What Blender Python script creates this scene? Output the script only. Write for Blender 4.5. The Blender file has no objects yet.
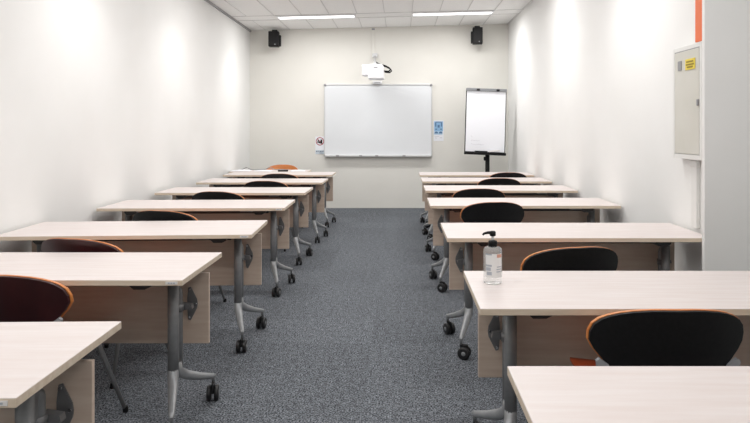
import bpy, bmesh, math, random
from mathutils import Vector, Matrix
random.seed(4)
PI = math.pi
C = bpy.context.scene.collection
F = 610.0; CXP = 400.0; HYP = 128.0; H = 1.376        # focal length in px, vanishing point, eye height
def X(px, Y): return (px - CXP) * Y / F
def Z(py, Y): return H - (py - HYP) * Y / F

# ------------------------------------------------------------------ materials
def mat(name, col, rough=0.5, metal=0.0, spec=0.5):
    m = bpy.data.materials.new(name); m.use_nodes = True
    b = m.node_tree.nodes['Principled BSDF']
    b.inputs['Base Color'].default_value = (*col, 1)
    b.inputs['Roughness'].default_value = rough
    b.inputs['Metallic'].default_value = metal
    b.inputs['Specular IOR Level'].default_value = spec
    return m
def srgb(r, g, b):
    f = lambda c: (c/255/12.92) if c/255 <= .04045 else ((c/255+.055)/1.055)**2.4
    return (f(r), f(g), f(b))
def noisy(m, c1, c2, scale, detail=3, stretch=(1,1,1), lo=.35, hi=.65, bump=0, rnd=False, dist=0.0):
    nt = m.node_tree; N = nt.nodes; L = nt.links; b = N['Principled BSDF']
    tc = N.new('ShaderNodeTexCoord'); mp = N.new('ShaderNodeMapping')
    mp.inputs['Scale'].default_value = stretch
    L.new(tc.outputs['Object'], mp.inputs['Vector'])
    if rnd:
        oi = N.new('ShaderNodeObjectInfo'); mu = N.new('ShaderNodeMath'); mu.operation = 'MULTIPLY'; mu.inputs[1].default_value = 37
        L.new(oi.outputs['Random'], mu.inputs[0]); L.new(mu.outputs[0], mp.inputs['Location'])
    n = N.new('ShaderNodeTexNoise'); n.inputs['Scale'].default_value = scale; n.inputs['Detail'].default_value = detail
    n.inputs['Distortion'].default_value = dist
    L.new(mp.outputs[0], n.inputs['Vector'])
    r = N.new('ShaderNodeValToRGB'); r.color_ramp.elements[0].position = lo; r.color_ramp.elements[1].position = hi
    r.color_ramp.elements[0].color = (*c1, 1); r.color_ramp.elements[1].color = (*c2, 1)
    L.new(n.outputs['Fac'], r.inputs['Fac']); L.new(r.outputs['Color'], b.inputs['Base Color'])
    if bump:
        bp = N.new('ShaderNodeBump'); bp.inputs['Strength'].default_value = bump; bp.inputs['Distance'].default_value = .004
        L.new(n.outputs['Fac'], bp.inputs['Height']); L.new(bp.outputs[0], b.inputs['Normal'])
    return r, b

M = {}
M['wall'] = mat('wall_paint', (.84,.84,.825), .75, spec=.25); noisy(M['wall'], (.83,.83,.815), (.85,.85,.838), 2.0)
M['wall_far'] = mat('front_wall_paint', (.8,.79,.745), .75, spec=.25); noisy(M['wall_far'], (.79,.78,.735), (.81,.80,.755), 2.0)
M['ceiling'] = mat('ceiling_tile', (.86,.86,.85), .9, spec=.1); noisy(M['ceiling'], (.89,.89,.88), (.93,.93,.92), 60)
M['grid'] = mat('ceiling_grid_metal', (.66,.66,.65), .5)
M['greytrim'] = mat('grey_wall_angle', (.33,.33,.34), .5)
M['top'] = mat('pale_laminate', (.86,.8,.77), .38, spec=.4)
noisy(M['top'], (.65,.575,.55), (.70,.645,.63), 3.0, 4, (1.2, 14, 4), .3, .7, rnd=True)
M['edge'] = mat('beige_edge_band', (.6,.5,.39), .45); noisy(M['edge'], (.68,.56,.43), (.76,.65,.52), 6, 3, (1,10,10))
M['panel'] = mat('pinkish_beech_panel', (.62,.5,.41), .4); noisy(M['panel'], (.60,.465,.375), (.68,.56,.465), 4, 4, (1.2, 6, 12), .3, .7, rnd=True)
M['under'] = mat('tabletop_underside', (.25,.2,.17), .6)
M['steel'] = mat('grey_powdercoated_steel', (.25,.255,.26), .4, .3); noisy(M['steel'], (.235,.24,.245), (.27,.275,.28), 30)
M['alu'] = mat('silver_cast_aluminium', (.33,.34,.35), .42, .35); noisy(M['alu'], (.32,.33,.34), (.36,.37,.38), 30)
M['black'] = mat('black_plastic', (.008,.008,.009), .5, spec=.2)
M['tyre'] = mat('black_caster_tyre', (.01,.01,.011), .45)
M['bracket'] = mat('dark_grey_bracket', (.05,.05,.052), .45, .3); M['plate'] = mat('grey_hinge_plate', (.2,.2,.205), .35, .4); M['sticker'] = mat('pale_sticker', (.78,.76,.74), .5); M['chairleg'] = mat('silver_chair_leg', (.34,.34,.34), .35, .5)
M['chrome'] = mat('chrome', (.7,.7,.72), .2, 1)
M['orange'] = mat('orange_shell', srgb(205,125,62), .42); noisy(M['orange'], srgb(196,114,52), srgb(212,134,72), 3, 4, (1,1,8))
M['seat'] = mat('orange_red_seat', srgb(196,88,45), .45); noisy(M['seat'], srgb(188,80,40), srgb(204,96,52), 5)
M['backblack'] = mat('black_back_cover', (.006,.006,.007), .55, spec=.3); noisy(M['backblack'], (.005,.005,.006), (.008,.008,.009), 80)
M['maroon'] = mat('dark_maroon_back_cover', srgb(52,18,22), .3); noisy(M['maroon'], srgb(46,15,19), srgb(60,22,25), 3, 3, (3,1,1))
M['wing'] = mat('light_grey_chair_bracket', (.36,.37,.39), .45)
M['board'] = mat('whiteboard_enamel', (.80,.83,.86), .22); noisy(M['board'], (.80,.83,.86), (.82,.85,.88), 1.5)
M['boardframe'] = mat('aluminium_frame', (.68,.69,.70), .4, .25)
M['paper'] = mat('white_paper', (.89,.91,.96), .7)
M['papernote'] = mat('white_sheet', (.82,.81,.80), .8)
M['ink'] = mat('grey_ink', (.45,.47,.52), .8)
M['inkfaint'] = mat('faint_ink', (.66,.67,.72), .8)
M['plastic_white'] = mat('white_plastic', (.86,.87,.9), .35)
M['grey'] = mat('grey_plastic', (.3,.3,.31), .5)
M['midgrey'] = mat('mid_grey', (.22,.23,.24), .5)
M['cabinet'] = mat('cream_grey_steel', (.64,.63,.58), .45); noisy(M['cabinet'], (.60,.59,.53), (.67,.66,.61), 2)
M['cabframe'] = mat('white_steel_frame', (.76,.76,.74), .45)
M['yellow'] = mat('yellow_sign', srgb(228,206,70), .5)
M['olive'] = mat('dark_yellow_ink', srgb(150,130,30), .6)
M['orangepaint'] = mat('orange_paint', srgb(226,108,52), .5); noisy(M['orangepaint'], srgb(222,102,48), srgb(230,114,58), 4)
M['red'] = mat('sign_red', srgb(170,50,60), .5)
M['navy'] = mat('sign_navy', srgb(60,70,100), .5)
M['palegrey'] = mat('sign_pale_blue', srgb(200,212,222), .5)
M['blue'] = mat('poster_blue', srgb(146,188,224), .5)
M['paleblue'] = mat('poster_pale_blue', srgb(185,215,238), .5)
M['dkblue'] = mat('poster_dark_blue', srgb(86,122,165), .5)
M['gel'] = mat('clear_plastic', (1,1,1), .05)
def glassy(m, ior, col=(1,1,1)):
    b = m.node_tree.nodes['Principled BSDF']; b.inputs['Transmission Weight'].default_value = .8; b.inputs['IOR'].default_value = ior
    b.inputs['Base Color'].default_value = (*col, 1)
glassy(M['gel'], 1.07, (.97,.98,.98))
def emat(name, col, e):
    m = mat(name, col, .6); b = m.node_tree.nodes['Principled BSDF']
    b.inputs['Emission Color'].default_value = (*col, 1); b.inputs['Emission Strength'].default_value = e
    return m
M['lamp'] = emat('lamp_diffuser', (1, .99, .97), 1.5)
# carpet: fine loop mottling over carpet-tile squares of slightly different tone
def carpet():
    m = mat('blue_grey_carpet', (.1,.1,.11), .95, spec=.1)
    r, b = noisy(m, srgb(22,25,30), srgb(150,155,162), 120, 4, (1,1,1), .36, .66, .3)
    nt = m.node_tree; N = nt.nodes; L = nt.links
    tc = N.new('ShaderNodeTexCoord'); mp = N.new('ShaderNodeMapping'); mp.inputs['Scale'].default_value = (2, 2, 2)
    mp.inputs['Location'].default_value = (.37, .21, 0)
    L.new(tc.outputs['Object'], mp.inputs[0])
    fl = N.new('ShaderNodeVectorMath'); fl.operation = 'FLOOR'; L.new(mp.outputs[0], fl.inputs[0])
    wn = N.new('ShaderNodeTexWhiteNoise'); L.new(fl.outputs[0], wn.inputs['Vector'])
    n2 = N.new('ShaderNodeTexNoise'); n2.inputs['Scale'].default_value = 28; n2.inputs['Detail'].default_value = 4
    L.new(tc.outputs['Object'], n2.inputs['Vector'])
    mr = N.new('ShaderNodeMapRange'); mr.inputs['To Min'].default_value = .92; mr.inputs['To Max'].default_value = 1.07
    L.new(wn.outputs['Value'], mr.inputs['Value'])
    mr2 = N.new('ShaderNodeMapRange'); mr2.inputs['From Min'].default_value = .3; mr2.inputs['From Max'].default_value = .7
    mr2.inputs['To Min'].default_value = .62; mr2.inputs['To Max'].default_value = 1.1
    L.new(n2.outputs['Fac'], mr2.inputs['Value'])
    mu = N.new('ShaderNodeMath'); mu.operation = 'MULTIPLY'; L.new(mr.outputs[0], mu.inputs[0]); L.new(mr2.outputs[0], mu.inputs[1])
    vm = N.new('ShaderNodeVectorMath'); vm.operation = 'SCALE'
    L.new(r.outputs['Color'], vm.inputs[0]); L.new(mu.outputs[0], vm.inputs['Scale']); L.new(vm.outputs[0], b.inputs['Base Color'])
    return m
M['carpet'] = carpet()

# ------------------------------------------------------------------ mesh helpers
class MB:
    def __init__(s): s.bm = bmesh.new()
    def _mark(s, geomfaces, mi, smooth):
        for f in geomfaces: f.material_index = mi; f.smooth = smooth
    def box(s, c, d, bev=0.0, mi=0, rot=None, seg=2):
        n0 = set(s.bm.faces)
        r = bmesh.ops.create_cube(s.bm, size=1)
        vs = r['verts']
        for v in vs: v.co = Vector((v.co.x*d[0], v.co.y*d[1], v.co.z*d[2]))
        if bev:
            es = list({e for v in vs for e in v.link_edges})
            bmesh.ops.bevel(s.bm, geom=es, offset=bev, segments=seg, affect='EDGES', profile=.5)
        nf = [f for f in s.bm.faces if f not in n0]
        nv = {v for f in nf for v in f.verts}
        for v in nv:
            co = v.co if rot is None else rot @ v.co
            v.co = co + Vector(c)
        s._mark(nf, mi, False); return nf
    def tube(s, pts, rad, seg=12, mi=0, cap=True, closed=False):
        pts = [Vector(p) for p in pts]; n = len(pts)
        rads = rad if isinstance(rad, (list, tuple)) else [rad]*n
        rings = []; prev = None
        for i, p in enumerate(pts):
            a = pts[(i-1) % n] if (closed or i > 0) else p; b = pts[(i+1) % n] if (closed or i < n-1) else p
            t = (b-a).normalized()
            if prev is None:
                up = Vector((0,0,1)) if abs(t.z) < .9 else Vector((0,1,0))
                u = t.cross(up).normalized()
            else:
                u = (prev - t*prev.dot(t)).normalized()
            prev = u; w = t.cross(u)
            rings.append([s.bm.verts.new(p + (u*math.cos(2*PI*k/seg) + w*math.sin(2*PI*k/seg))*rads[i]) for k in range(seg)])
        fs = []
        for i in range(n if closed else n-1):
            A = rings[i]; B = rings[(i+1) % n]
            for k in range(seg): fs.append(s.bm.faces.new((A[k], A[(k+1)%seg], B[(k+1)%seg], B[k])))
        s._mark(fs, mi, True)
        if cap and not closed:
            s._mark([s.bm.faces.new(rings[0][::-1]), s.bm.faces.new(rings[-1])], mi, False)
    def lathe(s, prof, c=(0,0,0), seg=20, mi=0, axis='Z', squash=(1,1)):
        rings = []
        for r, h in prof:
            ring = []
            for k in range(seg):
                a = 2*PI*k/seg; p = Vector((r*math.cos(a)*squash[0], r*math.sin(a)*squash[1], h))
                if axis == 'X': p = Vector((p.z, p.x, p.y))
                if axis == 'Y': p = Vector((p.y, p.z, p.x))
                ring.append(s.bm.verts.new(p + Vector(c)))
            rings.append(ring)
        fs = []
        for A, B in zip(rings, rings[1:]):
            for k in range(seg): fs.append(s.bm.faces.new((A[k], A[(k+1)%seg], B[(k+1)%seg], B[k])))
        s._mark(fs, mi, True)
        s._mark([s.bm.faces.new(rings[0][::-1]), s.bm.faces.new(rings[-1])], mi, False)
    def prism(s, poly, depth, mat4, mi=0, smooth=False):
        """poly in local XY, extruded along local Z by depth, placed by mat4"""
        a = [s.bm.verts.new(mat4 @ Vector((x, y, 0))) for x, y in poly]
        b = [s.bm.verts.new(mat4 @ Vector((x, y, depth))) for x, y in poly]
        n = len(poly)
        fs = [s.bm.faces.new(a[::-1]), s.bm.faces.new(b)]
        s._mark(fs, mi, False)
        s._mark([s.bm.faces.new((a[i], a[(i+1)%n], b[(i+1)%n], b[i])) for i in range(n)], mi, smooth)
    def build(s, name, mats, parent=None, loc=None):
        bmesh.ops.recalc_face_normals(s.bm, faces=s.bm.faces)
        me = bpy.data.meshes.new(name); s.bm.to_mesh(me); s.bm.free()
        for m in (mats if isinstance(mats, (list, tuple)) else [mats]): me.materials.append(m)
        o = bpy.data.objects.new(name, me); C.objects.link(o)
        if parent is not None: o.parent = parent
        if loc is not None: o.location = loc
        return o
def tag(o, label=None, cat=None, group=None, kind=None):
    if label: o['label'] = label
    if cat: o['category'] = cat
    if group: o['group'] = group
    if kind: o['kind'] = kind
    return o
def thing(name, label, cat, loc, rz=0, group=None):
    o = bpy.data.objects.new(name, None); C.objects.link(o); o.empty_display_size = .1
    o.location = loc; o.rotation_euler = (0, 0, rz); return tag(o, label, cat, group)
def struct(name, mb, m): return tag(mb.build(name, m), kind='structure')
XZ = lambda y: Matrix(((1,0,0,0),(0,0,-1,y),(0,1,0,0),(0,0,0,1)))     # local XY -> world XZ, depth towards -Y
I3 = Matrix.Identity(3)

# ------------------------------------------------------------------ room shell
XL, XR, YF, YB = -2.58, 1.86, 10.49, -1.6
YN, XN, XA = 3.45, 1.723, 2.75         # wall nib on the right and the wider bay before it
def cz(x): return 3.119 + .0252*x      # the ceiling runs slightly out of level
m = MB(); m.box(((XL+XA)/2, (YF+YB)/2, -.05), (XA-XL+.4, YF-YB+.4, .1)); struct('floor', m, M['carpet'])
XLN, YK = -2.468, 4.4                   # left wall shape bent in near the tables so their shadow falls on it
def xl(y): return XLN + (XL-XLN)*max(0, (y-YK)/(YF-YK))
m = MB(); m.prism([(XLN-.25, YB-.12), (XLN, YB-.12), (XLN, YK), (XL, YF), (XL, YF+.12), (XLN-.25, YF+.12)], 3.3, Matrix.Identity(4)); struct('wall_left', m, M['wall'])
m = MB(); m.box(((XL+XR)/2, YF+.06, 1.65), (XR-XL+.3, .12, 3.3)); struct('wall_front', m, M['wall_far'])
m = MB(); m.box((XR+.06, (YF+YN+.03)/2, 1.65), (.12, YF-YN-.03, 3.3)); struct('wall_right', m, M['wall'])
m = MB(); m.box(((XN+XA)/2, YN+.015, 1.65), (XA-XN, .03, 3.3)); struct('wall_right_return', m, M['wall'])
m = MB(); m.box((XA+.06, (YN+YB)/2, 1.65), (.12, YN-YB+.1, 3.3)); struct('wall_right_bay', m, M['wall'])
m = MB(); m.box(((XL+XA)/2, YB-.06, 1.65), (XA-XL+.24, .12, 3.3)); struct('wall_back', m, M['wall'])
m = MB()
vs = [m.bm.verts.new((x, y, cz(x)+dz)) for dz in (0, .1) for x, y in ((XL-.1,YB-.1),(XA+.1,YB-.1),(XA+.1,YF+.1),(XL-.1,YF+.1))]
for q in ((3,2,1,0),(4,5,6,7),(0,1,5,4),(1,2,6,5),(2,3,7,6),(3,0,4,7)): m.bm.faces.new([vs[i] for i in q])
struct('ceiling', m, M['ceiling'])
# ceiling grid: bands that carry the lamps, then long tiles between
ROT = Matrix.Rotation(-.0252, 3, 'Y')
rows = [9.36, 6.9, 4.6, 2.3, .1]
m = MB(); gw = .016
for y in rows:
    for e in (-.175, .175):
        m.box(((XL+XA)/2, y+e, cz((XL+XA)/2)-.002), (XA-XL, gw, .008), rot=ROT)
x = XL + .27
while x < XA:
    for a, b in zip([YB]+[r+.175 for r in rows[::-1]], [r-.175 for r in rows[::-1]]+[YF]):
        m.box((x, (a+b)/2, cz(x)-.002), (.011, b-a, .007), rot=ROT)
    x += .415
struct('trim_1', m, M['grid'])
m = MB(); m.prism([(XLN, YB), (XLN+.024, YB), (XLN+.024, YK), (XL+.024, YF), (XL, YF), (XLN, YK)], .03, Matrix.Translation((0, 0, cz(XL)-.027))); struct('trim_2', m, M['greytrim'])
# ceiling lamps
lamp_x = [(-1.88, -.68), (.18, 1.43)]
def ceiling_lamp(x0, x1, y, label):
    xc = (x0+x1)/2
    t = thing('ceiling_light', label, 'ceiling light', (xc, y, cz(xc)-.004), 0, 'recessed strip lights in the ceiling')
    t.rotation_euler = (0, -.0252, 0)
    w = x1-x0; d = .30
    m = MB()
    for sx in (-1, 1): m.box((sx*(w/2-.012), 0, -.005), (.024, d, .012), .002)
    for sy in (-1, 1): m.box((0, sy*(d/2-.03), -.005), (w-.05, .06, .012), .002)
    m.build('frame', M['plastic_white'], t)
    m = MB(); m.box((0, 0, -.004), (w-.05, d-.12, .006), .001); m.build('diffuser', M['lamp'], t)
    l = bpy.data.lights.new('strip_lamp', 'AREA'); l.shape = 'RECTANGLE'; l.size = w-.06; l.size_y = d-.1
    l.energy = E_STRIP; l.color = (1, .985, .97)
    o = bpy.data.objects.new('strip_lamp', l); C.objects.link(o); o.location = (xc, y, cz(xc)-.03)
E_STRIP = 17
where = ['in the row closest to the whiteboard wall', 'in the second row from the whiteboard wall', 'in the middle row of the room', 'in the row above the nearest tables', 'in the row behind the camera']
for i, y in enumerate(rows):
    for (x0, x1), side in zip(lamp_x, ('left', 'right')):
        if y < 9: # outside the frame: only the lamp itself lights the room
            xc = (x0+x1)/2
            l = bpy.data.lights.new('strip_lamp', 'AREA'); l.shape = 'RECTANGLE'; l.size = x1-x0; l.size_y = .2
            l.energy = E_STRIP; l.color = (1, .985, .97)
            o = bpy.data.objects.new('strip_lamp', l); C.objects.link(o); o.location = (xc, y, cz(xc)-.012)
        else:
            ceiling_lamp(x0, x1, y, '%s recessed strip ceiling light %s' % ('left' if side == 'left' else 'right', where[i]))
# bare spots added near both long walls to make their light scallops
def spot(x, y, e, ang=105, tilt=0):
    l = bpy.data.lights.new('scallop_spot', 'SPOT'); l.energy = e; l.spot_size = math.radians(ang); l.spot_blend = .8
    l.shadow_soft_size = .05; l.color = (1, .985, .97)
    o = bpy.data.objects.new('scallop_spot', l); C.objects.link(o); o.location = (x, y, cz(x)-.02); o.rotation_euler = (0, tilt, 0)
for y in (9.2, 6.7, 4.7, 2.6):
    spot(xl(y)+.55, y, 17)
for y in (9.0, 6.8, 4.9):
    spot(XR-.55, y, 17)

# ------------------------------------------------------------------ folding tables
TD = .58; TH = .73
def caster(m, x, y, a):
    R = Matrix.Rotation(a, 3, 'Z'); c = Vector((x, y, 0))
    m.tube([(x, y, .082), (x, y, .125)], .009, 8, 1)
    off = R @ Vector((0, -.018, 0))
    m.box(c+off+Vector((0,0,.062)), (.014, .05, .05), .005, 0, R)
    for s in (-1, 1):
        n0 = set(m.bm.verts)
        m.lathe([(.026, -.011), (.036, -.009), (.0375, -.004), (.0375, .004), (.036, .009), (.026, .011)], seg=18, axis='X')
        m.lathe([(.013, .0), (.013, .0125*1), (.006, .014)] if s > 0 else [(.006, -.014), (.013, -.0125), (.013, 0)], seg=12, mi=1, axis='X')
        for v in m.bm.verts:
            if v not in n0: v.co = R @ (v.co + Vector((s*.0185, -.02, .0375))) + c
def make_table(name, label, group, xl, xr, ymid, aisle, plate=False, depth=TD, rz=0, pin=.14, inb=.035):
    L = xr-xl; h = L/2
    t = thing(name, label, 'table', ((xl+xr)/2, ymid, 0), rz, group)
    m = MB(); fs = m.box((0, 0, TH-.0125), (L, depth, .025), .0015, 0, seg=1)
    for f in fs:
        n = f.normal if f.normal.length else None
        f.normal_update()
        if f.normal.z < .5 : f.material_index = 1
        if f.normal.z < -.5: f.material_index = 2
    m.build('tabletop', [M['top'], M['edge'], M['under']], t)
    m = MB(); m.box((0, .12, .4925), (L-2*inb, .018, .345), .002); m.build('modesty_panel', M['panel'], t)
    m = MB(); m.box((0, -.01, .668), (L-.36, .05, .035), .004); m.build('crossbar', M['bracket'], t)
    if plate:
        m = MB(); m.box((0, 0, 0), (.052, .002, .013), .0008)
        for k in (-1, 0, 1): m.box((k*.011, -.0012, 0), (.008, .001, .005), 0, 1)
        p = m.build('label_plate', [M['sticker'], M['ink']], t, (aisle*(h-.045), -depth/2-.0008, TH-.0125)); p['label'] = 'small pale sticker on the front edge'
    for s in (-1, 1):
        px = s*(h-pin)
        m = MB()
        m.tube([(px, -.015, .19), (px, -.015, .70)], .025, 18)
        m.tube([(px-s*.0, .042, .19), (px, .042, .585), (px, .042, .60), (px, .042, .611), (px, .042, .616)], [.024,.024,.021,.014,.005], 18)
        m.box((px, .012, .44), (.03, .05, .48), .004)
        m.box((px, .0, .69), (.07, .16, .03), .006)
        leg = m.build('leg', M['steel'], t)
        # hinge bracket: clamp round the rear tube, arm and diamond plate on the panel
        m = MB()
        m.tube([(px, .042, .50), (px, .042, .535)], .029, 18)
        m.prism([(-.022,.025),(-.016,.078),(-.004,.082),(.026,.022),(.029,0),(.026,-.022),(-.004,-.082),(-.016,-.078),(-.022,-.025)], .005,
                Matrix.Translation((px+s*.045, .111, .517)) @ Matrix.Diagonal((s,1,1,1)) @ XZ(0))
        m.prism([(0,.018),(.052,.010),(.056,-.010),(0,-.018)], .03, Matrix.Translation((px+s*.01, .08, .517)) @ Matrix.Diagonal((s,1,1,1)) @ XZ(0))
        for dx, dz in ((-.010,.068),(-.010,-.068),(.020,0)):
            m.lathe([(.006, -.002), (.006, .002), (.003, .004)], (px+s*(.045+dx), .104, .517+dz), 10, 1, axis='Y')
        m.build('hinge_bracket', [M['plate'], M['chrome']], leg)
        # base casting and two splayed feet
        for dx, dy in ((s*.07, -.225), (s*.115, .225)):
            y0 = -.015 if dy < 0 else .03
            m = MB()
            m.tube([(px, y0, .262), (px+dx*.02, y0+dy*.02, .215), (px+dx*.25, y0*.75+dy*.25, .18), (px+dx*.6, y0*.4+dy*.6, .145), (px+dx*.92, dy*.92, .121), (px+dx*1.04, dy*1.05, .113)],
                   [.023, .026, .0225, .018, .0145, .009], 14)
            m.build('foot', M['alu'], leg)
            m = MB(); caster(m, px+dx, dy, random.uniform(-.3, .3) + (0 if aisle > 0 else (1.0 if dy < 0 else .4))); m.build('caster', [M['tyre'], M['midgrey']], leg)
        # tilt lock under the top, inboard of the leg
        m = MB(); m.prism([(-.05,.03),(.05,.03),(.045,.0),(.02,-.012),(-.03,-.012),(-.05,.005)], .09, Matrix.Translation((px-s*.085, -.09, .672)) @ XZ(0))
        tl = m.build('tilt_lock', M['bracket'], t)
        m = MB(); m.box((px-s*.19, -.19, .690), (.10, .03, .010), .004); m.box((px-s*.15, -.15, .690), (.02, .09, .010), .003)
        m.build('lever', M['midgrey'], tl)
    return t
LX0, LX1 = -2.437, -.937
RX0, RX1 = .277, 1.838
GL, GR = 'folding tables left of the aisle', 'folding tables right of the aisle'
ordn = ['nearest to the camera', 'second from the camera', 'third from the camera', 'fourth from the camera', 'fifth from the camera', 'sixth from the camera', 'seventh from the camera, nearest the whiteboard']
zl = [1.75, 2.88, 3.99, 5.22, 6.37, 7.53, 8.69]
zr = [1.366, 2.47, 3.87, 5.36, 6.59, 7.67, 8.66]
for i, y in enumerate(zl):
    e = (-.925, -.925, -.914, -.94, -.948, -.92, -.94)[i]; r = (.02, 0, .05, .02, 0, 0, 0)[i]
    make_table('folding_table', 'pale wood caster table left of the aisle, %s' % ordn[i], GL, e-(1.5,1.5,1.525,1.505,1.5,1.5,1.5)[i], e, y-r*.75, 1, plate=i < 4, rz=r, inb=.012 if i < 3 else .028)
for i, y in enumerate(zr):
    extra = ', hand sanitizer on it' if i == 1 else ''
    make_table('folding_table', 'pale wood caster table right of the aisle, %s%s' % (ordn[i], extra), GR, (.291, .287, .277, .252, .265, .272, .275)[i], RX1, y, -1, pin=.158, inb=.045)
make_table('teacher_table', 'short pale table with papers between left table row and whiteboard wall', None, -2.52, -1.375, 9.235, 1, depth=.45, rz=PI)

# ------------------------------------------------------------------ chairs
prof = [(.47,.10),(.485,.125),(.52,.158),(.56,.19),(.60,.221),(.63,.246),(.66,.262),(.69,.262),(.72,.252),(.742,.232),(.757,.208),(.770,.176),(.780,.138),(.787,.09),(.79,.05)]
def back_y(x, z): return -.20 - (z-.48)*.25 + 1.15*x*x
def back_shell(scale, off, thick, zc=.655):
    m = MB(); NU = 22; A = []; B = []
    for z, hw in prof:
        zz = zc+(z-zc)*scale; ra = []; rb = []
        for k in range(NU+1):
            u = math.sin((k/NU-.5)*PI); x = u*hw*scale
            y = back_y(x, zz)+off
            ra.append(m.bm.verts.new((x, y, zz))); rb.append(m.bm.verts.new((x, y-thick, zz)))
        A.append(ra); B.append(rb)
    n = len(prof)
    for i in range(n-1):
        for k in range(NU):
            m.bm.faces.new((A[i][k], A[i][k+1], A[i+1][k+1], A[i+1][k])).smooth = True
            m.bm.faces.new((B[i][k+1], B[i][k], B[i+1][k], B[i+1][k+1])).smooth = True
        m.bm.faces.new((A[i][0], A[i+1][0], B[i+1][0], B[i][0])); m.bm.faces.new((A[i][NU], B[i][NU], B[i+1][NU], A[i+1][NU]))
    for k in range(NU):
        m.bm.faces.new((A[0][k], B[0][k], B[0][k+1], A[0][k+1])); m.bm.faces.new((A[-1][k], A[-1][k+1], B[-1][k+1], B[-1][k]))
    return m
def make_chair():
    t = thing('chair', 'x', 'chair', (0,0,0))
    b = back_shell(1, 0, .013).build('backrest', M['orange'], t)
    c = back_shell(.986, -.0125, .014).build('back_cover', M['backblack'], b); c['label'] = 'black rear cover'
    # seat: rounded shell with a waterfall front
    m = MB(); NR, NA = 8, 40; rings = []
    for top in (1, 0):
        R = []
        for i in range(1, NR+1):
            r = i/NR; ring = []
            for k in range(NA):
                a = 2*PI*k/NA; ca, sa = math.cos(a), math.sin(a)
                x = .23*r*math.copysign(abs(ca)**.55, ca); y = .235*r*math.copysign(abs(sa)**.55, sa)
                x *= 1 + .06*y/.23
                z = .435 + .03*(abs(x)/.23)**3 - .035*max(0, (y-.10)/.135)**2 + .03*max(0, (-y-.12)/.115)**2
                if top: z += .024*(1-.55*r**6)
                ring.append(m.bm.verts.new((x, y+.012, z)))
            R.append(ring)
        rings.append(R)
    T, U = rings
    for R in (T, U):
        for A, B in zip(R, R[1:]):
            for k in range(NA): m.bm.faces.new((A[k], A[(k+1)%NA], B[(k+1)%NA], B[k])).smooth = True
        m.bm.faces.new(R[0])
    for k in range(NA): m.bm.faces.new((T[-1][k], T[-1][(k+1)%NA], U[-1][(k+1)%NA], U[-1][k])).smooth = True
    m.build('seat', M['seat'], t)
    for s in (-1, 1):
        m = MB()
        m.prism([(.15,.425),(.20,.43),(.228,.50),(.238,.575),(.241,.598),(.230,.606),(.200,.585),(.17,.52)], .014,
                Matrix.Translation((0, -.202, 0)) @ Matrix.Diagonal((s,1,1,1)) @ Matrix.Rotation(0, 4, 'X') @ XZ(0))
        m.box((s*.175, -.15, .428), (.045, .14, .012), .003)
        w = m.build('side_bracket', M['wing'], t); w['label'] = 'light grey bracket holding the backrest'
    m = MB()
    m.tube([(-.16,-.14,.418),(.16,-.14,.418)], .011, 10); m.tube([(-.16,.15,.418),(.16,.15,.418)], .011, 10)
    for s in (-1, 1): m.tube([(s*.16,-.15,.418),(s*.16,.16,.418)], .011, 10)
    m.build('seat_frame', M['steel'], t)
    for sx in (-1, 1):
        for y0, y1 in ((-.07, -.235), (.12, .27)):
            m = MB(); m.tube([(sx*.155, y0, .43), (sx*.168, y0*1.05, .40), (sx*.225, y1, .012)], [.0125, .0125, .009], 12)
            l = m.build('leg', M['chairleg'], t)
            m = MB(); m.lathe([(.012, 0), (.0135, .004), (.0125, .02), (.010, .028)], (sx*.2265, y1, 0), 12); m.build('foot_cap', M['black'], l)
    return t
proto = make_chair(); used = []
def copy_tree(o, parent=None):
    c = o.copy(); C.objects.link(c)
    if parent is not None: c.parent = parent
    for ch in list(o.children): copy_tree(ch, c)
    return c
def chair(px, Y, rz, label, group, maroon=False, face=1):
    if not used: o = proto; used.append(1)
    else: o = copy_tree(proto)
    o.location = (X(px, Y)+math.sin(rz)*-.0, Y+.277*face, 0); o.rotation_euler = (0, 0, rz)
    o['label'] = label; o['group'] = group
    if maroon:
        for ch in o.children:
            for g in ch.children:
                if g.name.startswith('back_cover'):
                    g.data = g.data.copy(); g.data.materials[0] = M['maroon']; g['label'] = 'dark maroon rear cover'
    return o
GCL, GCR = 'chairs along the left tables', 'chairs along the right tables'
for px, k, rz, row in ((677,.00324,0,'second'),(568,.00492,.2,'third'),(492,.00792,.1,'fourth'),(480,.00969,0,'fifth'),(501,.0117,-.04,'sixth'),(509,.0132,0,'seventh')):
    chair(px, k*F, rz, 'black-backed chair at the %s table from the camera, right of the aisle' % row, GCR)
for i, (px, k, rz, row) in enumerate(((3,.00400,-.12,'second'),(82,.0053,-.24,'third'),(166,.0071,-.2,'fourth'),(218,.00925,-.12,'fifth'),(265,.0111,-.05,'sixth'),(278,.01285,0,'seventh'))):
    chair(px, k*F, rz, '%s-backed chair with orange rim at the %s table from the camera, left of the aisle' % ('maroon' if i < 2 else 'black', row), GCL, maroon=i < 2)
o = chair(283, 9.76, PI, 'orange chair behind the paper-strewn teacher table, facing the class', None, face=-1)
del o['group']

# ------------------------------------------------------------------ hand sanitizer
t = thing('sanitizer_bottle', 'clear hand sanitizer bottle with black pump on second right table', 'bottle', (X(492.7, 2.545), 2.545, TH))
m = MB(); m.lathe([(.030,.0),(.0365,.003),(.0385,.010),(.0385,.133),(.036,.144),(.028,.150),(.018,.153),(.0165,.158)], seg=32); m.build('body', M['gel'], t)
m = MB()
m.lathe([(.0385+.0004,.030),(.0385+.0004,.128)], seg=32)
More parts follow.
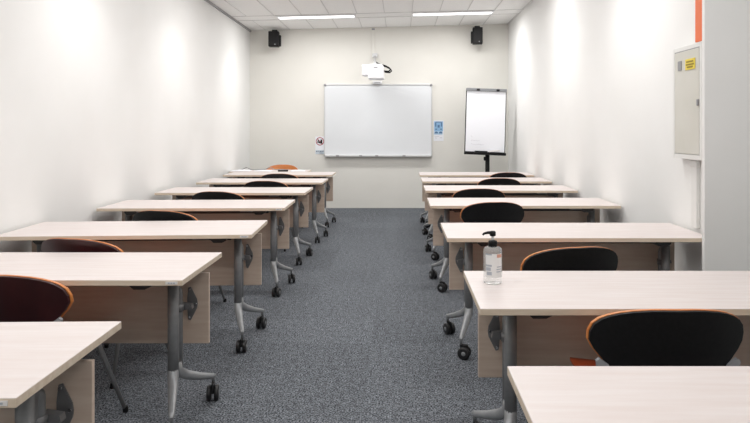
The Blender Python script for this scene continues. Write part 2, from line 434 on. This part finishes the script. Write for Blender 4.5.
# wrap-round label built as an open sleeve on the back
bmesh.ops.delete(m.bm, geom=[f for f in m.bm.faces if len(f.verts) > 4], context='FACES')
bmesh.ops.delete(m.bm, geom=[v for v in m.bm.verts if abs(math.atan2(v.co.y, v.co.x)+PI/2) > 1.15], context='VERTS')
lb = m.build('label_sticker', M['papernote'], t)
def bottle_marks(rects, mm, name):
    m = MB()
    for a0, a1, z0, z1 in rects:
        n = 6; r = .0392
        for i in range(n):
            aa = [a0+(a1-a0)*i/n, a0+(a1-a0)*(i+1)/n]
            q = [m.bm.verts.new((r*math.sin(a), -r*math.cos(a), z)) for a, z in ((aa[0],z0),(aa[1],z0),(aa[1],z1),(aa[0],z1))]
            m.bm.faces.new(q)
    return m.build(name, mm, lb)
for q in ((-1.0,-.25,.122,.128),(-.95,-.25,.075,.083),(-.9,-.35,.058,.072),(-.8,-.25,.04,.054),(.25,.9,.062,.066),(.25,.85,.052,.056),(.3,.9,.072,.076)):
    bottle_marks([q], M['ink'], 'lettering')
bottle_marks([(.3,1.0,.112,.126)], mat('label_coral', srgb(214,160,140), .6), 'coral_patch')
m = MB()
m.lathe([(.0175,.150),(.0185,.152),(.0185,.172),(.0165,.176),(.009,.178)], seg=24)
m.lathe([(.011,.196),(.013,.199),(.013,.212),(.010,.216),(.004,.217)], seg=20)
m.tube([(.004,0,.209),(-.02,-.003,.210),(-.036,-.006,.207),(-.043,-.007,.201)], [.0075,.006,.005,.0042], 12)
pm = m.build('pump', M['black'], t)
m = MB(); m.tube([(0,0,.176),(0,0,.198)], .0062, 14); m.build('pump_stem', M['papernote'], pm)

# ------------------------------------------------------------------ front wall
YW = YF
bx0, bx1, bz0, bz1 = X(324.3, YW), X(432, YW), Z(156, YW), Z(84.2, YW)
bc, bw, bh = (bx0+bx1)/2, bx1-bx0, bz1-bz0
t = thing('whiteboard', 'large blank white board on the front wall', 'whiteboard', (bc, YW, bz0))
m = MB(); m.box((0, -.022, bh/2), (bw-.03, .016, bh-.03)); m.build('writing_surface', M['board'], t)
m = MB()
for s in (-1, 1): m.box((s*(bw/2-.008), -.022, bh/2), (.016, .04, bh), .004)
m.box((0, -.022, .012), (bw, .04, .024), .004); m.box((0, -.022, bh-.010), (bw, .04, .02), .004)
m.build('frame', M['boardframe'], t)
m = MB(); m.box((0, -.06, -.004), (bw-.04, .07, .010), .003); m.box((0,-.093,.004), (bw-.04,.006,.018), .002); m.build('tray', M['boardframe'], t)
for s in (-1, 1):
    m = MB(); m.box((s*(bw/2-.016), -.024, bh-.018), (.042, .046, .042), .01); m.build('corner_cap', M['grey'], t)
for px in (338, 361, 377, 404):
    m = MB(); m.box((X(px, YW)-bc, -.097, .010), (.05, .008, .022), .003); m.build('tray_clip', M['grey'], t)
# prohibition sign left of the board
sx0, sx1, sz0, sz1 = X(315.4, YW), X(324.6, YW), Z(154.2, YW), Z(136.5, YW)
sc_, sw, sh = (sx0+sx1)/2, sx1-sx0, sz1-sz0
t = thing('prohibition_sign', 'small white sign with red crossed circle left of the whiteboard', 'sign', (sc_, YW, sz0))
m = MB(); m.box((0, -.003, sh/2), (sw, .005, sh), .001); m.build('panel', M['paper'], t)
m = MB(); r = .064; zc = sh-.083
m.tube([(r*math.cos(a), -.006, zc+r*math.sin(a)) for a in [2*PI*k/32 for k in range(32)]], .0065, 6, closed=True)
m.box((0, -.006, zc), (.125, .004, .011), 0, rot=Matrix.Rotation(math.radians(45), 3, 'Y')); m.build('red_circle', M['red'], t)
m = MB()
m.box((.025, -.0075, zc-.004), (.032, .003, .072), .001); m.box((-.022, -.0075, zc-.012), (.05, .003, .018), .001); m.box((-.028,-.0075, zc+.012), (.022,.003,.022), .001)
m.box((.0,-.0075, zc-.025), (.04,.003,.012), .001); m.build('pictogram', M['black'], t)
m = MB(); m.box((0, -.006, .038), (sw-.01, .003, .062)); m.build('text_band', M['palegrey'], t)
m = MB()
for k, w in enumerate((.02,.012,.024,.016)): m.box((-.052+k*.034, -.0085, .048), (w, .002, .016))
m.box((.02, -.0085, .022), (.06, .002, .008)); m.build('lettering', M['navy'], t)
# notice right of the board
px0, px1, pz0, pz1 = X(433.6, YW), X(443.6, YW), Z(141, YW), Z(120.5, YW)
pc, pw, ph = (px0+px1)/2, px1-px0, pz1-pz0
t = thing('wall_notice', 'blue and white notice right of the whiteboard', 'notice', (pc, YW, pz0))
m = MB(); m.box((0, -.002, ph/2), (pw, .003, ph)); m.build('sheet', M['paper'], t)
m = MB(); m.box((0, -.0045, ph-.10), (pw-.02, .002, .17)); m.build('upper_picture', M['blue'], t)
m = MB(); m.box((-.005, -.0045, ph-.215), (pw-.03, .002, .055)); m.build('lower_picture', M['paleblue'], t)
m = MB()
for s in (-1, 1):
    m.prism([(.032*math.cos(a), .034*math.sin(a)) for a in [PI*k/12 for k in range(13)]], .002, Matrix.Translation((s*.038-.002, 0, ph-.222)) @ XZ(-.0055))
    m.box((s*.05, -.0062, ph-.07), (.02, .002, .07)); m.box((s*.042, -.0062, ph-.15), (.03, .002, .02))
m.box((0, -.0062, ph-.028), (.10, .002, .012)); m.box((0, -.0062, ph-.10), (.035, .002, .045)); m.build('figures', M['dkblue'], t)
m = MB(); m.box((-.03,-.0045,.078), (.08,.002,.008)); m.box((-.045,-.0045,.052), (.03,.002,.012)); m.box((.04,-.0045,.055), (.045,.002,.012)); m.build('lettering', M['inkfaint'], t)
# loudspeakers
def speaker(x0, x1, y0, y1, Y, rz, side, label):
    xa, xb, zb, zt = X(x0, Y), X(x1, Y), Z(y1, Y), Z(y0, Y)
    w, h = xb-xa, zt-zb
    t = thing('loudspeaker', label, 'loudspeaker', ((xa+xb)/2, Y, zb), rz, 'wall loudspeakers')
    m = MB(); m.box((0, .07, h/2), (w, .15, h), .012); m.build('body', M['black'], t)
    m = MB(); m.box((0, -.008, h/2), (w-.02, .008, h-.02), .003); g = m.build('grille', M['backblack'], t)
    m = MB(); m.lathe([(.010,-.004),(.010,.0)], (w*.15, -.013, .035), 14, axis='Y'); m.build('badge', M['grey'], g)
    m = MB(); m.box((side*(w/2+.012), .10, h*.42), (.03, .07, h*.72), .006); m.box((0, .16, h*.9), (.09,.05,.14), .005); m.build('mount_bracket', M['backblack'], t)
speaker(268.3, 278.6, 31, 46.4, 10.2, math.radians(4), 1, 'black loudspeaker high in the left corner of the front wall')
speaker(472.8, 482.7, 27, 43.6, 10.2, math.radians(-4), -1, 'black loudspeaker high in the right corner of the front wall')
# projector
Yp = 9.85
t = thing('projector', 'white projector on a wall arm above the whiteboard', 'projector', (X(375.9, Yp), Yp, Z(79, Yp)))
bx = X(375.9, Yp); bz = Z(79, Yp)
w, h = X(383.8, Yp)-X(368, Yp), Z(65.5, Yp)-bz
m = MB(); m.box((0, .12, h/2), (w, .30, h), .02, seg=3); m.box((0, .10, h+.012), (w*.8,.22,.03), .008); body = m.build('body', M['plastic_white'], t)
w2 = X(369, Yp)-X(361.6, Yp); h2 = Z(64, Yp)-Z(75, Yp)
m = MB(); m.box((X(365.3, Yp)-bx, .20, Z(69.5, Yp)-bz), (w2, .26, h2), .015, seg=3); m.build('side_housing', M['plastic_white'], t)
m = MB(); m.box((0-.005, -.031, h-.032), (.062, .006, .014), .003); m.build('badge', M['grey'], body)
m = MB(); m.box((X(365,Yp)-bx, .068, Z(65.4,Yp)-bz), (.06, .006, .012), .003); m.build('vent', M['grey'], body)
m = MB(); m.box((X(373.3,Yp)-bx, YW-Yp-.02, Z(55.6, YW)-bz), (.085, .04, .075), .008); 
m.tube([(X(373.3,Yp)-bx, YW-Yp-.03, Z(56.5,YW)-bz), (X(374,Yp)-bx, .3, Z(60,Yp)-bz), (X(375,Yp)-bx, .12, Z(62.5,Yp)-bz), (X(375,Yp)-bx, .12, h)], .02, 12)
m.build('wall_arm', M['boardframe'], t)
cp = [(373,57.5,.45),(374.5,59.5,.35),(377,61.8,.25),(381,63.5,.2),(385,64.8,.16),(389,67,.14),(390.3,69,.14),(388.5,70.6,.15),(385,70.2,.18),(383.2,69.6,.2)]
m = MB(); m.tube([(X(a,Yp)-bx, d, Z(b,Yp)-bz) for a, b, d in cp], .0135, 8); m.tube([(X(a,Yp)-bx+.02, d-.02, Z(b,Yp)-bz-.02) for a, b, d in cp[2:]], .011, 8); m.build('cable', M['black'], t)
t = thing('wall_trunking', 'thin white cable trunking running from ceiling down to the projector arm', 'cable trunking', (X(373.3,YW), YW, Z(54, YW)))
m = MB(); hh = cz(X(373.3,YW))-Z(54,YW)-.005; m.box((0, -.009, hh/2), (.05, .018, hh), .003); m.build('channel', M['wall_far'], t)
m = MB(); m.box((0, -.02, hh-.03), (.05,.02,.03), .004); m.build('end_box', M['wing'], t)
t = thing('board_sensor', 'small white sensor unit at the top edge of the whiteboard', 'sensor', (X(377.5,YW), YW, Z(84.3,YW)))
m = MB(); m.box((0, -.055, .025), (.155, .06, .05), .008); m.box((0, -.02, .02), (.11,.04,.03), .004); m.build('housing', M['plastic_white'], t)
m = MB(); m.box((0, -.087, .022), (.10, .006, .012), .002); m.build('window', M['wing'], t)

# flip chart
Yc = 9.64
fcx, fcz = X(485.9, Yc), Z(155, Yc); fw, fh = .645, 1.055
t = thing('flip_chart', 'black framed flip chart with white paper in the front right corner', 'flip chart', (fcx, Yc, 0))
bd = bpy.data.objects.new('board', None)
R = Matrix.Rotation(math.radians(2.2), 3, 'Y') @ Matrix.Rotation(math.radians(-4), 3, 'X')
def fc(m):      # tilt a piece modelled upright at the board's lower edge
    for v in m.bm.verts: v.co = R @ v.co + Vector((-.02, 0, fcz))
    return m
m = MB(); m.box((0, .012, fh/2), (fw, .02, fh), .004); board = fc(m).build('board', M['black'], t)
m = MB(); m.box((0, -.004, fh/2+.012), (fw-.028, .008, fh-.075), .001); pd = fc(m).build('paper_pad', M['paper'], t)
m = MB(); m.box((0, -.012, fh-.022), (fw, .03, .048), .006); cl = fc(m).build('clamp_bar', M['midgrey'], t)
m = MB()
for sx in (-.135, .18): m.box((sx, -.032, fh-.024), (.05, .015, .032), .005)
fc(m).build('clamp_knob', M['black'], cl)
m = MB(); m.box((0, -.035, .02), (fw+.01, .075, .04), .006); tr = fc(m).build('tray', M['black'], t)
m = MB(); m.box((-.065, -.05, .05), (.2, .03, .022), .004); fc(m).build('tray_lip', M['black'], tr)
m = MB(); rr = random.Random(2)
def squig(x, z, n, a):
    m.tube([(x+k*.012, -.0088, z+rr.uniform(-a, a)) for k in range(n)], .0025, 4)
squig(-.23, .285, 3, .012); squig(-.22, .225, 12, .010); squig(-.22, .165, 18, .009)
fc(m).build('faint_writing', M['inkfaint'], pd)
m = MB(); squig(-.27, .83, 34, .006); fc(m).build('faint_writing', M['papernote'], pd)
m = MB(); m.tube([(.03, .04, .12), (.03, .04, fcz+.05)], .035, 14); m.box((.0, .03, fcz-.06), (.06,.05,.06), .008); m.build('post', M['black'], t)
m = MB()
for k in range(5):
    a = 2*PI*k/5+.3; m.tube([(.03, .04, .14), (.03+.15*math.cos(a), .04+.15*math.sin(a), .10), (.03+.32*math.cos(a), .04+.32*math.sin(a), .015)], [.022,.018,.014], 10)
m.build('base', M['black'], t)
m = MB(); m.box((0,0,.011), (.17, .03, .022), .006, rot=I3); e = m.build('board_eraser', M['papernote'], None); e.location = (fcx+.125, Yc-.064, fcz+.054); e.rotation_euler = (0, math.radians(-6), 0)
tag(e, 'white stick eraser lying in the flip chart tray', 'eraser')

# ------------------------------------------------------------------ things on the teacher table
def onT(px, Y): return X(px, Y)
def sheet(px, Y, w, d, rz, lift, label, z=TH):
    m = MB(); n = 8
    g = [[m.bm.verts.new(((i/n-.5)*w, (j/n-.5)*d, .001+lift*math.sin(PI*i/n)*(.3+.7*j/n))) for j in range(n+1)] for i in range(n+1)]
    for i in range(n):
        for j in range(n): m.bm.faces.new((g[i][j], g[i+1][j], g[i+1][j+1], g[i][j+1])).smooth = True
    o = m.build('paper_sheet', M['paper']); o.location = (X(px, Y), Y, z+.001); o.rotation_euler = (0, 0, rz)
    o.modifiers.new('s', 'SOLIDIFY').thickness = .001
    tag(o, label, 'paper', 'papers on the teacher table'); return o
sheet(241, 9.18, .30, .21, 0, .012, 'white sheet with a curled edge at the left end of the teacher table')
sheet(263, 9.15, .27, .21, -.0, .008, 'white sheet beside the cable on the teacher table')
sheet(298, 9.2, .21, .30, .1, .006, 'flat white sheet at the right end of the teacher table')
m = MB(); pts = []
for k in range(60):
    u = k/59; pts.append((X(236+50*u, 9.1)-X(262,9.1), .03*math.sin(u*17)+.02*math.sin(u*31), .008+.03*max(0, math.sin(u*13))**2))
m.tube(pts, .006, 6); o = m.build('cable', M['grey']); o.location = (X(262,9.1), 9.36, TH); tag(o, 'loose grey cable winding across the teacher table', 'cable')
t = thing('remote_control', 'black remote control at the front edge of the teacher table', 'remote control', (X(283, 9.06), 9.06, TH), .25)
m = MB(); m.box((0,0,.011), (.15,.042,.022), .006); m.build('body', M['black'], t)
m = MB()
for i in range(5):
    for j in (-1, 1): m.box((-.05+i*.022, j*.009, .0228), (.011,.009,.003), .001)
m.build('buttons', M['grey'], t)

# ------------------------------------------------------------------ right wall: cabinet, orange strip, trunking
xc = 1.80; ya, yb = xc*F/(702.0-CXP), xc*F/(673-CXP)
za, zb_ = 1.376+(128-157.5)*xc/273, 1.376+(128-49.5)*xc/273
cw, ch, cm = yb-ya, zb_-za, (ya+yb)/2
t = thing('wall_cabinet', 'pale grey steel electrical cabinet with yellow label on the right wall', 'cabinet', (XR, cm, za))
d = XR-xc
m = MB(); m.box((-d/2+.004, 0, ch/2), (d-.008, cw, ch), .004)
fr = .028
for s in (-1, 1):
    m.box((-d+.004, s*(cw/2-fr/2), ch/2), (.012, fr, ch), .002); m.box((-d+.004, 0, ch/2+s*(ch/2-fr/2)), (.012, cw-2*fr, fr), .002)
m.build('case', M['cabframe'], t)
m = MB(); m.box((-d+.003, 0, ch/2), (.010, cw-2*fr-.008, ch-2*fr-.008), .002); door = m.build('door', M['cabinet'], t)
def onc(px, py):
    Y = xc*F/(px-CXP); return Y-cm, 1.376+(128-py)*Y/F-za
m = MB(); m.box((-d+.0015, 0, ch-fr-.002), (.006, cw-2*fr, .006)); m.build('shadow_gap', M['grey'], t)
ay, az = onc(680.4, 66); m = MB(); m.box((-d-.004, ay, az), (.006, .048, .062), .002); m.build('window', M['grey'], door)
ay, az = onc(690.8, 64); m = MB(); m.box((-d-.004, ay, az), (.004, .125, .068), .001); yl = m.build('warning_label', M['yellow'], door)
m = MB()
for k, w in ((.016,.09),(-.002,.10),(-.018,.07)): m.box((-d-.007, ay, az+k), (.002, w, .009))
m.build('lettering', M['olive'], door)
ay, az = onc(698.6, 102.5); m = MB(); m.box((-d-.005, ay, az), (.014, .018, .04), .004); m.build('latch', M['grey'], door)
y1 = XR*F/(697-CXP); z0 = 1.376+(128-42.5)*y1/F
t = thing('orange_panel', 'narrow orange strip on the right wall above the electrical cabinet', 'wall panel', (XR, y1-.11, z0))
hh = 3.15-z0; m = MB(); m.box((-.006, 0, hh/2), (.012, .22, hh), .002); m.build('strip', M['orangepaint'], t)
m = MB(); m.box((-.02, -.055, Z(19.5, 3.76)-z0), (.02, .05, .018), .004); m.build('catch', M['papernote'], t)
for q in (17, 22):
    m = MB(); m.box((-.016, -.075, Z(q, 3.76)-z0), (.016, .02, .016), .003); m.build('fixing', M['black'], t)
t = thing('cable_conduit', 'pale conduit running down the wall below the electrical cabinet', 'conduit', (XR, XR*F/(697.5-CXP), .75))
m = MB(); m.box((-.012, 0, (za-.75)/2), (.024, .07, za-.752), .004); m.build('channel', M['cabframe'], t)
m = MB(); m.box((-.014, 0, za-.75-.03), (.028, .078, .04), .004); m.build('coupler', M['cabframe'], t)

# ------------------------------------------------------------------ camera, world, colour
cd = bpy.data.cameras.new('camera'); cam = bpy.data.objects.new('camera', cd); C.objects.link(cam)
cam.location = (0, 0, H); cam.rotation_euler = (PI/2, 0, 0)
cd.sensor_width = 36; cd.lens = F*36/750; cd.shift_x = (375-CXP)/750; cd.shift_y = -(211.5-HYP)/750; cd.clip_start = .05
S = bpy.context.scene; S.camera = cam
w = bpy.data.worlds.new('world'); S.world = w; w.use_nodes = True
w.node_tree.nodes['Background'].inputs[0].default_value = (.9,.95,1,1); w.node_tree.nodes['Background'].inputs[1].default_value = .3
S.view_settings.view_transform = 'Standard'; S.view_settings.look = 'None'; S.view_settings.exposure = .48
